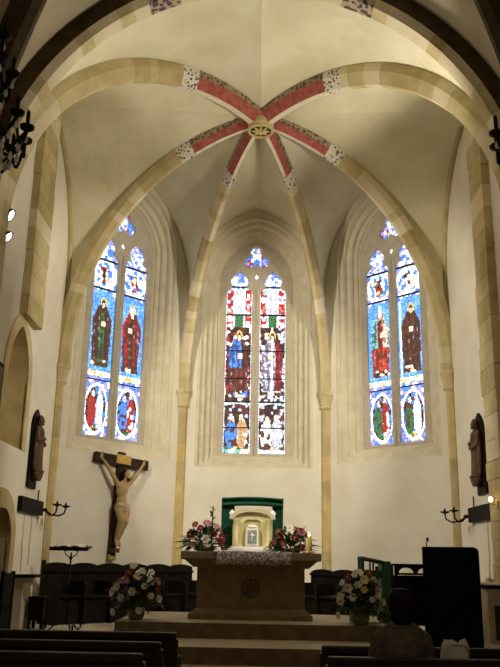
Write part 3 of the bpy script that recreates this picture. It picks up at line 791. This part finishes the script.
# ---------------------------------------------------------------- pews
def pew(sx, x0, y, label):
    x1=3.45; r=empty('pew',(sx*x0,y,0),0,label,'pew','dark wooden pews across the nave')
    def bx(a,b,**k): return MB().box((min(sx*a[0],sx*b[0]),a[1],a[2]),(max(sx*a[0],sx*b[0]),b[1],b[2]),**k)
    L=x1-x0
    bx((.03,-.012,.10),(L,.012,.80)).build('backrest',['pew'],r)
    bx((0.0,-.04,.80),(L,.035,.855),bev=.012).build('top_rail',['pew'],r)
    bx((.03,.012,.41),(L,.38,.45),bev=.01).build('seat',['pew'],r)
    bx((.03,-.10,.60),(L,-.013,.622)).build('book_ledge',['pew'],r)
    mb=MB(); mb.poly([(-.04,0),(.40,0),(.40,.46),(.36,.62),(.28,.655),(.06,.665),(.04,.80),(-.04,.80)],[],.028,0,frame((sx*.02,0,0),(0,1,0),(0,0,1)),.006); mb.build('end_panel',['pew'],r)
    mb=MB(); mb.poly([(-.04,0),(.40,0),(.40,.46),(.36,.62),(.06,.665),(.04,.80),(-.04,.80)],[],.028,0,frame((sx*(L-.02),0,0),(0,1,0),(0,0,1)),.006); mb.build('end_panel',['pew'],r)
for y,n in ((5.25,'nearest of the three left pews'),(6.0,'middle one of the three left pews'),(6.8,'farthest of the three left pews')):
    pew(-1,{5.25:.655,6.0:.625,6.8:.59}[y],y,'dark wooden bench with pale top edge, '+n)
for y,n in ((4.62,'nearest of the three right pews'),(5.3,'right pew the seated person leans back on'),(6.0,'right pew in front of the seated person')):
    pew(1,.48 if y<6 else .50,y,'dark wooden bench with pale top edge, '+n)
# ---------------------------------------------------------------- crucifix
def cruc():
    Xc=face_X('left'); o=Xc@V((-.10,0,.005)); u=V((1,1,0)).normalized()
    r=empty('crucifix',(o.x,o.y,1.50),atan2(u.y,u.x),'painted wooden crucifix hanging on the wall under the left window','crucifix')
    r.rotation_euler.y=radians(3)
    MB().box((-.075,-.075,0),(.075,-.0,1.90),bev=.008).build('upright',['crosswood'],r)
    MB().box((-.62,-.10,1.63),(.62,-.02,1.82),bev=.008).build('crossbeam',['crosswood'],r)
    MB().box((-.155,-.125,1.67),(.175,-.10,1.84),bev=.006).build('plaque',['plaque'],r)
    b=MB(); y=-.17
    b.ell((.0,y,1.18),(.125,.085,.17)); b.ell((.01,y,.98),(.105,.075,.12)); b.ell((.0,y,1.25),(.15,.075,.09)); b.ell((.02,y,.88),(.11,.08,.09))
    b.cap([(.02,y,1.30),(.035,y-.015,1.40)],[.045,.04])
    b.ell((.055,y-.035,1.475),(.062,.075,.088)); b.ell((.06,y-.105,1.46),(.014,.022,.02)); b.ell((.06,y-.085,1.415),(.035,.03,.03))
    for sx in (-1,1):
        b.cap([(sx*.14,y,1.30),(sx*.28,y+.0,1.47),(sx*.42,y+.04,1.64),(sx*.47,y+.07,1.70)],[.05,.042,.032,.024])
        hx,hz=sx*.50,1.745; b.ell((hx,y+.075,hz),(.036,.022,.042))
        for k in range(4): b.cap([(hx+(-.024+.016*k),y+.07,hz+.03),(hx+(-.032+.021*k),y+.055,hz+.066+.005*(k%3)),(hx+(-.030+.020*k),y+.035,hz+.084)],[.010,.009,.008],6)
        b.cap([(hx-sx*.03,y+.07,hz),(hx-sx*.055,y+.055,hz+.02)],[.011,.009],6)
    for sx in (-1,1):
        k=sx*.045
        b.cap([(.02+sx*.06,y,.84),(.03+k*1.2,y-.10,.60),(.02+k*.6,y-.01,.36),(.01+k*.5,y+.02,.26)],[.082,.06,.048,.032])
        b.cap([(.01+k*.5,y+.02,.25),(.01+k*.7,y-.03,.19),(.01+k*.8,y-.04,.15)],[.034,.03,.022])
    b.remesh('figure',['pale'],r,.011,5)
    b=MB(); b.ell((.02,y-.005,.88),(.135,.105,.085)); b.ell((.02,y-.02,.80),(.13,.105,.075)); b.cap([(.13,y-.03,.88),(.16,y-.04,.78),(.17,y-.03,.68)],[.045,.05,.03]); b.cap([(-.10,y-.05,.9),(.02,y-.11,.86),(.13,y-.06,.9)],[.03,.03,.03])
    tag(b.remesh('loincloth',['loin'],r,.012,4),'draped reddish loincloth')
    b=MB(); b.ell((.05,y-.005,1.51),(.072,.07,.07)); b.ell((-.005,y+.0,1.44),(.03,.05,.09)); b.ell((.115,y+.0,1.44),(.03,.05,.09)); b.ell((.06,y-.085,1.395),(.028,.022,.03))
    b.remesh('hair',['hair'],r,.011,3)
    MB().box((-.06,-.20,.04),(.07,-.05,.115),bev=.01).build('foot_block',['wood2'],r)
    MB().box((-.08,-.085,-.1),(.08,.0,.0),bev=.006).build('lower_bracket',['pale'],r)
cruc()
# ---------------------------------------------------------------- wall statues and candle brackets
def statue(sx):
    side='left' if sx<0 else 'right'
    r=empty('wall_statue',(sx*(HW-.005),13.12 if sx<0 else 12.72,2.50),-sx*pi/2+pi,'brown painted robed saint statue on a dark pointed board, %s wall'%side,'statue','pair of saint statues on the side walls'); r.scale=(1,.72,1)
    # local: x along the wall, y towards the room
    L=[(-.24,0),(.24,0),(.24,1.02),(.20,1.12),(.12,1.21),(0,1.28),(-.12,1.21),(-.20,1.12),(-.24,1.02)]
    MB().poly(L,[],.022,0,frame((0,.026,0),(1,0,0),(0,0,1)),.004).build('backboard',['wood'],r)
    MB().lathe([(.10,.12),(.12,.16),(.14,.21),(.145,.24)],8,0,c=(0,.14,0)).box((-.11,.045,.15),(.11,.2,.235)).build('pedestal',['robe'],r)
    b=MB(); y=.13
    b.cap([(0,y,.30),(0,y,.55),(0,y,.75),(0,y,.90)],[.125,.105,.115,.10]); b.ell((0,y,.93),(.155,.08,.06))
    b.cap([(0,y,.96),(0,y,1.04)],[.04,.036]); b.ell((0,y+.01,1.10),(.055,.066,.08)); b.ell((0,y+.075,1.09),(.012,.02,.016))
    for q in (-1,1):
        b.cap([(q*.14,y,.92),(q*.165,y+.03,.76),(q*.05,y+.12,.74+.04*q)],[.05,.045,.032]); b.ell((q*.02,y+.135,.75+.04*q),(.035,.022,.03))
        for k in range(4): b.cap([(q*.02,y+.14,.735+.04*q+.012*k),(-q*.03,y+.15,.735+.04*q+.012*k)],[.008,.007],6)
    for k in range(7):
        a=pi*k/6; b.cap([(.115*cos(a),y+.10*sin(a),.28),(.09*cos(a),y+.09*sin(a),.72)],[.022,.012],6)
    b.ell((-.05,y+.08,.265),(.04,.08,.03)); b.ell((.05,y+.08,.265),(.04,.08,.03))
    b.remesh('figure',['robe'],r,.012,3)
    b=MB(); b.ell((0,y-.012,1.125),(.064,.066,.068)); b.ell((0,y-.03,1.06),(.06,.045,.06)); b.ell((0,y+.06,1.045),(.035,.025,.035)); b.remesh('hair',['wood2'],r,.012,2)
    b=MB(); b.cap([(-.13,y-.02,.95),(-.15,y-.02,.6),(-.13,y-.02,.32)],[.05,.06,.05]); b.cap([(.13,y-.02,.95),(.15,y-.02,.6),(.13,y-.02,.32)],[.05,.06,.05]); b.ell((0,y-.05,.7),(.15,.05,.3)); b.remesh('cloak',['wood2'],r,.014,3)
statue(-1); statue(1)
def sconce(sx):
    side='left' if sx<0 else 'right'
    r=empty('candle_bracket',(sx*(HW-.0),13.2 if sx<0 else 12.85,2.10),-sx*pi/2+pi,'dark board with curved iron candle arms under the %s wall statue'%side,'candle bracket','pair of candle brackets under the wall statues')
    q=-sx                                     # local +x runs to -y (left) or +y (right); q flips so far end is the arm end
    e=1 if sx<0 else -1                       # sign of local x pointing deeper into the apse
    e=(Matrix.Rotation(-sx*pi/2+pi,3,'Z').inverted()@V((0,1,0))).x; e=1 if e>0 else -1
    MB().box((-.66,.0,0),(.66,.07,.235),bev=.008).build('board',['wood'],r)
    MB().tube([(e*.30,.06,.23),(e*.30,.06,.40)],.012,6).build('spike',['iron'],r)
    x=e*.60
    MB().tube([(x,.09,.10),(x,.15,.09)],.03,8).build('socket',['iron'],r)
    for k,(dx,dy,hh) in enumerate(((e*.05,.33,.13),(-e*.20,.24,.14))):
        P=[(x,.12,.09),(x+dx*.3,.12+dy*.35,.015),(x+dx*.7,.12+dy*.7,.005),(x+dx*.95,.12+dy*.95,.05),(x+dx,.12+dy,hh)]
        MB().tube(P,.015,6).build('arm',['iron'],r)
        MB().lathe([(.012,0),(.03,.012),(.075,.03),(.085,.045),(.03,.042),(.02,.06),(.006,.10)],12,0,c=(x+dx,.12+dy,hh)).build('cup',['iron'],r)
    MB().tube([(-e*.25,.02,0),(-e*.24,.015,-.45),(-e*.18,.015,-.9)],.008,5).build('cable',['cable'],r)
    if sx<0: MB().tube([(e*.2,.02,0),(e*.2,.015,-.8)],.008,5).build('cable',['cable'],r)
sconce(-1); sconce(1)
MBp=empty('wall_lamp',(HW-.13,11.62,2.27),0,'small glowing bulb lamp on the right wall pilaster','lamp')
MB().box((-.03,-.04,-.05),(0,.04,.05),bev=.006).build('wall_plate',['gilt'],MBp); MB().tube([(-.03,0,0),(-.08,0,-.01),(-.10,0,.03)],.01,6).build('arm',['gilt'],MBp); MB().ell((-.10,0,.065),(.032,.032,.04)).build('bulb',['bulb'],MBp)
pc=empty('framed_picture',(-HW+.001,10.98,3.75),0,'dark framed picture on the left wall before the niche','picture')
MB().box((0,-.28,-.30),(.05,.10,.30),bev=.008).build('frame',['wood'],pc); MB().box((.045,-.22,-.24),(.055,.04,.24)).build('picture',['riser'],pc)

# ---------------------------------------------------------------- floodlights
def flood(sx):
    r=empty('floodlight',(sx*(HW-.001),9.90,5.72),0,'black twin floodlight with lit lenses high on the %s wall'%('left' if sx<0 else 'right'),'floodlight','floodlights aimed into the apse')
    MB().box((min(0,-sx*.04),-.07,-.22),(max(0,-sx*.04),.07,.22),bev=.008).build('wall_plate',['white'],r)
    for dz,tg in ((.16,V((-sx*1,.05,-.55))),(-.14,V((-sx*1,.1,-.9)))):
        c=V((-sx*.22,.02,dz)); MB().tube([(-sx*.03,0,dz),tuple(c)],.018,6).build('arm',['white'],r)
        X=Matrix.Translation(c)@tg.normalized().to_track_quat('Z','Y').to_matrix().to_4x4()
        h=MB().lathe([(.03,-.15),(.065,-.13),(.075,-.02),(.09,.05),(.095,.09),(.085,.09),(.08,.06)],16,0,X).build('lamp_head',['lampbody'],r)
        MB().lathe([(.08,.062),(.07,.082),(.04,.095),(.0,.10)],16,0,X).build('lens',['lens'],h)
flood(-1); flood(1)
# ---------------------------------------------------------------- chandeliers
def chand(x, side):
    r=empty('chandelier',(x,5.5,4.28),0,'black iron chandelier with glass drops hanging at the %s edge'%side,'chandelier','chandeliers hanging in the nave')
    mb=MB().lathe([(.01,-.10),(.05,-.06),(.02,0),(.06,.10),(.09,.18),(.03,.28),(.03,.5),(.07,.6),(.02,.7),(.02,1.1),(.05,1.15),(.01,1.25)],14)
    mb.tube([(0,0,1.2),(0,0,4.92)],.014,6); mb.build('stem',['iron'],r)
    dm=MB().lathe([(.002,.05),(.010,.03),(.020,-.008),(.013,-.028),(.001,-.036)],8); do=dm.build('glass_drop',['crystal']); dme=do.data; bpy.data.objects.remove(do)
    for tier,(R_,z,n) in enumerate(((.52,.32,15),(.36,.80,10),(.26,1.15,7))):
        mb=MB().tube([(R_*.72*cos(2*pi*i/32),R_*.72*sin(2*pi*i/32),z-.05) for i in range(33)],.018,6,caps=False); mb.build('ring',['iron'],r)
        for k in range(n):
            a=2*pi*(k+.3)/n; d=V((cos(a),sin(a),0))
            P=[d*.03+V((0,0,z+.12)),d*R_*.4+V((0,0,z-.10)),d*R_*.8+V((0,0,z-.13)),d*R_+V((0,0,z))]
            ar=MB().tube([tuple(p) for p in P],.016,6); e=P[-1]
            ar.lathe([(.01,0),(.055,.03),(.06,.05),(.025,.05)],10,0,c=e); ao=ar.build('arm',['iron'],r)
            MB().lathe([(.016,.05),(.016,.17),(.004,.20)],8,0,c=e).build('candle_tube',['iron'],ao)
            for j,(rr,dz) in enumerate(((1.0,-.06),(.9,-.14),(.8,-.22),(.66,-.20),(.5,-.19))):
                o=bpy.data.objects.new('glass_drop',dme); COL.objects.link(o); o.parent=ao; o.location=d*R_*rr+V((0,0,z+dz))
        mb=MB()
        for k in range(n):
            a,b_=2*pi*(k+.3)/n,2*pi*(k+1.3)/n; p,q=V((R_*cos(a),R_*sin(a),z)),V((R_*cos(b_),R_*sin(b_),z))
            mb.tube([tuple(p.lerp(q,t)-V((0,0,.16*sin(pi*t)))) for t in [i/6 for i in range(7)]],.013,5)
        mb.build('garland',['iron'],r)
chand(-2.33,'left'); chand(2.36,'right')

# ---------------------------------------------------------------- seated person
r=empty('person',(.975,5.50,0),radians(4),'dark haired person in grey shirt seated in the right pews, seen from behind','person')
b=MB()
b.ell((0,.02,.54),(.165,.13,.10)); b.cap([(0,.02,.56),(0,.0,.72),(0,.0,.88)],[.125,.12,.13]); b.ell((0,.0,.90),(.155,.10,.09)); b.ell((0,-.01,.955),(.12,.07,.05))
b.cap([(0,0,.96),(0,.015,1.06)],[.058,.052])
b.ell((0,.025,1.135),(.072,.088,.11)); b.ell((0,.06,1.09),(.055,.055,.06)); b.cap([(0,.112,1.145),(0,.128,1.115)],[.010,.016],8); b.ell((0,.105,1.075),(.026,.012,.009)); b.ell((0,.098,1.045),(.025,.02,.02))
for q in (-1,1):
    b.ell((q*.03,.102,1.15),(.015,.01,.010)); b.ell((q*.074,.015,1.13),(.012,.022,.032))
    b.cap([(q*.135,0,.93),(q*.17,.02,.80),(q*.19,.06,.685)],[.052,.048,.041]); b.cap([(q*.19,.06,.68),(q*.15,.20,.625),(q*.075,.30,.60)],[.042,.036,.026])
    hx=q*.055; b.ell((hx,.345,.592),(.036,.05,.022))
    for k in range(4): b.cap([(hx+(-.024+.016*k),.375,.592),(hx+(-.027+.018*k),.41+.006*(k%3),.588),(hx+(-.025+.017*k),.43+.006*(k%3),.568)],[.0095,.009,.008],6)
    b.cap([(hx-q*.03,.335,.595),(hx-q*.05,.37,.60),(hx-q*.045,.395,.595)],[.012,.011,.009],6)
    b.cap([(q*.09,.04,.535),(q*.10,.25,.53),(q*.10,.43,.49)],[.085,.072,.056]); b.cap([(q*.10,.43,.48),(q*.10,.42,.28),(q*.10,.39,.09)],[.055,.054,.036]); b.cap([(q*.10,.38,.045),(q*.105,.50,.03)],[.04,.03])
b.remesh('body',['skin'],r,.008,3)
b=MB()
b.cap([(0,.02,.53),(0,.0,.72),(0,.0,.88)],[.148,.138,.145]); b.ell((0,.0,.91),(.155,.115,.09)); b.cap([(-.13,0,.94),(-.05,-.01,1.01)],[.065,.05]); b.cap([(.13,0,.94),(.05,-.01,1.01)],[.065,.05]); b.ell((0,-.005,1.03),(.07,.068,.03)); b.ell((0,.02,.56),(.18,.15,.08))
for q in (-1,1): b.cap([(q*.138,0,.935),(q*.172,.02,.80),(q*.195,.06,.685)],[.064,.058,.052]); b.cap([(q*.205,.06,.68),(q*.155,.175,.635)],[.055,.048])
tag(b.remesh('shirt',['shirt'],r,.011,4),'grey brown shirt')
b=MB(); b.ell((0,.03,.53),(.18,.15,.075))
for q in (-1,1): b.cap([(q*.09,.05,.535),(q*.10,.25,.532),(q*.10,.435,.495)],[.095,.083,.067]); b.cap([(q*.10,.435,.49),(q*.10,.42,.28),(q*.10,.40,.11)],[.066,.064,.056])
b.remesh('trousers',['trousers'],r,.011,4)
b=MB(); b.ell((0,.008,1.165),(.086,.095,.098)); b.ell((0,-.025,1.10),(.078,.062,.085)); b.ell((0,-.03,1.05),(.06,.04,.05)); b.ell((0,.085,1.215),(.05,.03,.022))
for k in range(16):
    a=2*pi*k/16; b.cap([(.045*cos(a),.005+.05*sin(a),1.243),(.076*cos(a),.0+.08*sin(a),1.195),(.084*cos(a),-.02+.07*sin(a)-.01,1.13)],[.014,.014,.010],6) if sin(a)<.5 else None
b.remesh('hair',['hair'],r,.009,2)
# white bag on the seat beside the person
r=empty('cloth_bag',(1.325,5.53,.452),0,'crumpled white cloth bag on the pew right of the person','bag')
mb=MB(); rows=[]
for k in range(13):
    t=k/12; z=.50*t; row=[]
    for j in range(25):
        a=2*pi*j/24; w=1-.25*t*t+.05*sin(a*5+t*7)*(.4+t)
        zz=z+(.012*sin(a*3+1)+.008*sin(a*5))*t**3
        row.append(((.112*w*cos(a)),.10*w*sin(a),zz*.9))
    rows.append(row)
rows.append([(x*.8,y*.75,z+.035) for x,y,z in rows[-1]]); rows.append([(x*.5,y*.4,z-.01) for x,y,z in rows[-1]]); rows.append([(0,0,.43)]*25)
mb.grid(rows,0,True); mb.build('sack',['linen'],r)
for y in (-.05,.05): MB().tube([(-.06,y,.43),(-.05,y*1.3,.465),(0,y*1.4,.475),(.05,y*1.3,.46),(.06,y,.43)],.008,6).build('handle',['linen'],r)
# ---------------------------------------------------------------- light
def spot(loc, tgt, W, ang, col=(1,.925,.77), blend=.5, r=.12):
    L=bpy.data.lights.new('floodlight_beam','SPOT'); L.energy=W; L.spot_size=radians(ang); L.spot_blend=blend; L.color=col; L.shadow_soft_size=r
    o=bpy.data.objects.new('floodlight_beam',L); COL.objects.link(o); o.location=loc
    o.rotation_euler=(V(tgt)-V(loc)).to_track_quat('-Z','Y').to_euler(); return o
def point(loc, W, col=(1,.8,.5), r=.2, name='fill_light'):
    L=bpy.data.lights.new(name,'POINT'); L.energy=W; L.color=col; L.shadow_soft_size=r
    o=bpy.data.objects.new(name,L); COL.objects.link(o); o.location=loc; return o
for sx in (-1,1):
    spot((sx*3.2,10.2,5.95),(-sx*1.6,15.3,4.1),680,78,blend=.45)
    spot((sx*3.15,10.3,6.05),(-sx*.5,10.6,9.2),(110,330)[sx>0],100)
point((0,1.5,3.6),34,(1,.82,.55),.6,'nave_fill')  # added fill without a fixture, lifts the pews and the seated person
W=bpy.data.worlds.new('sky'); S_.world=W; W.use_nodes=True
bg=W.node_tree.nodes['Background']; sk=W.node_tree.nodes.new('ShaderNodeTexSky'); sk.sky_type='HOSEK_WILKIE'
W.node_tree.links.new(sk.outputs['Color'],bg.inputs['Color']); bg.inputs['Strength'].default_value=.3

# ---------------------------------------------------------------- camera
cam=bpy.data.cameras.new('camera'); co=bpy.data.objects.new('camera',cam); COL.objects.link(co)
cam.sensor_fit='VERTICAL'; cam.sensor_height=24.; cam.lens=24.*800/667; cam.clip_end=200
Rm=Matrix.Rotation(radians(.42),3,'Z')@Matrix.Rotation(radians(106),3,'X')@Matrix.Rotation(radians(1.1),3,'Z')
co.matrix_world=Matrix.Translation((0,0,1.4))@Rm.to_4x4(); S_.camera=co
vs=S_.view_settings; vs.view_transform='Standard'; vs.look='None'; vs.gamma=1; vs.use_curve_mapping=False; vs.exposure=.42
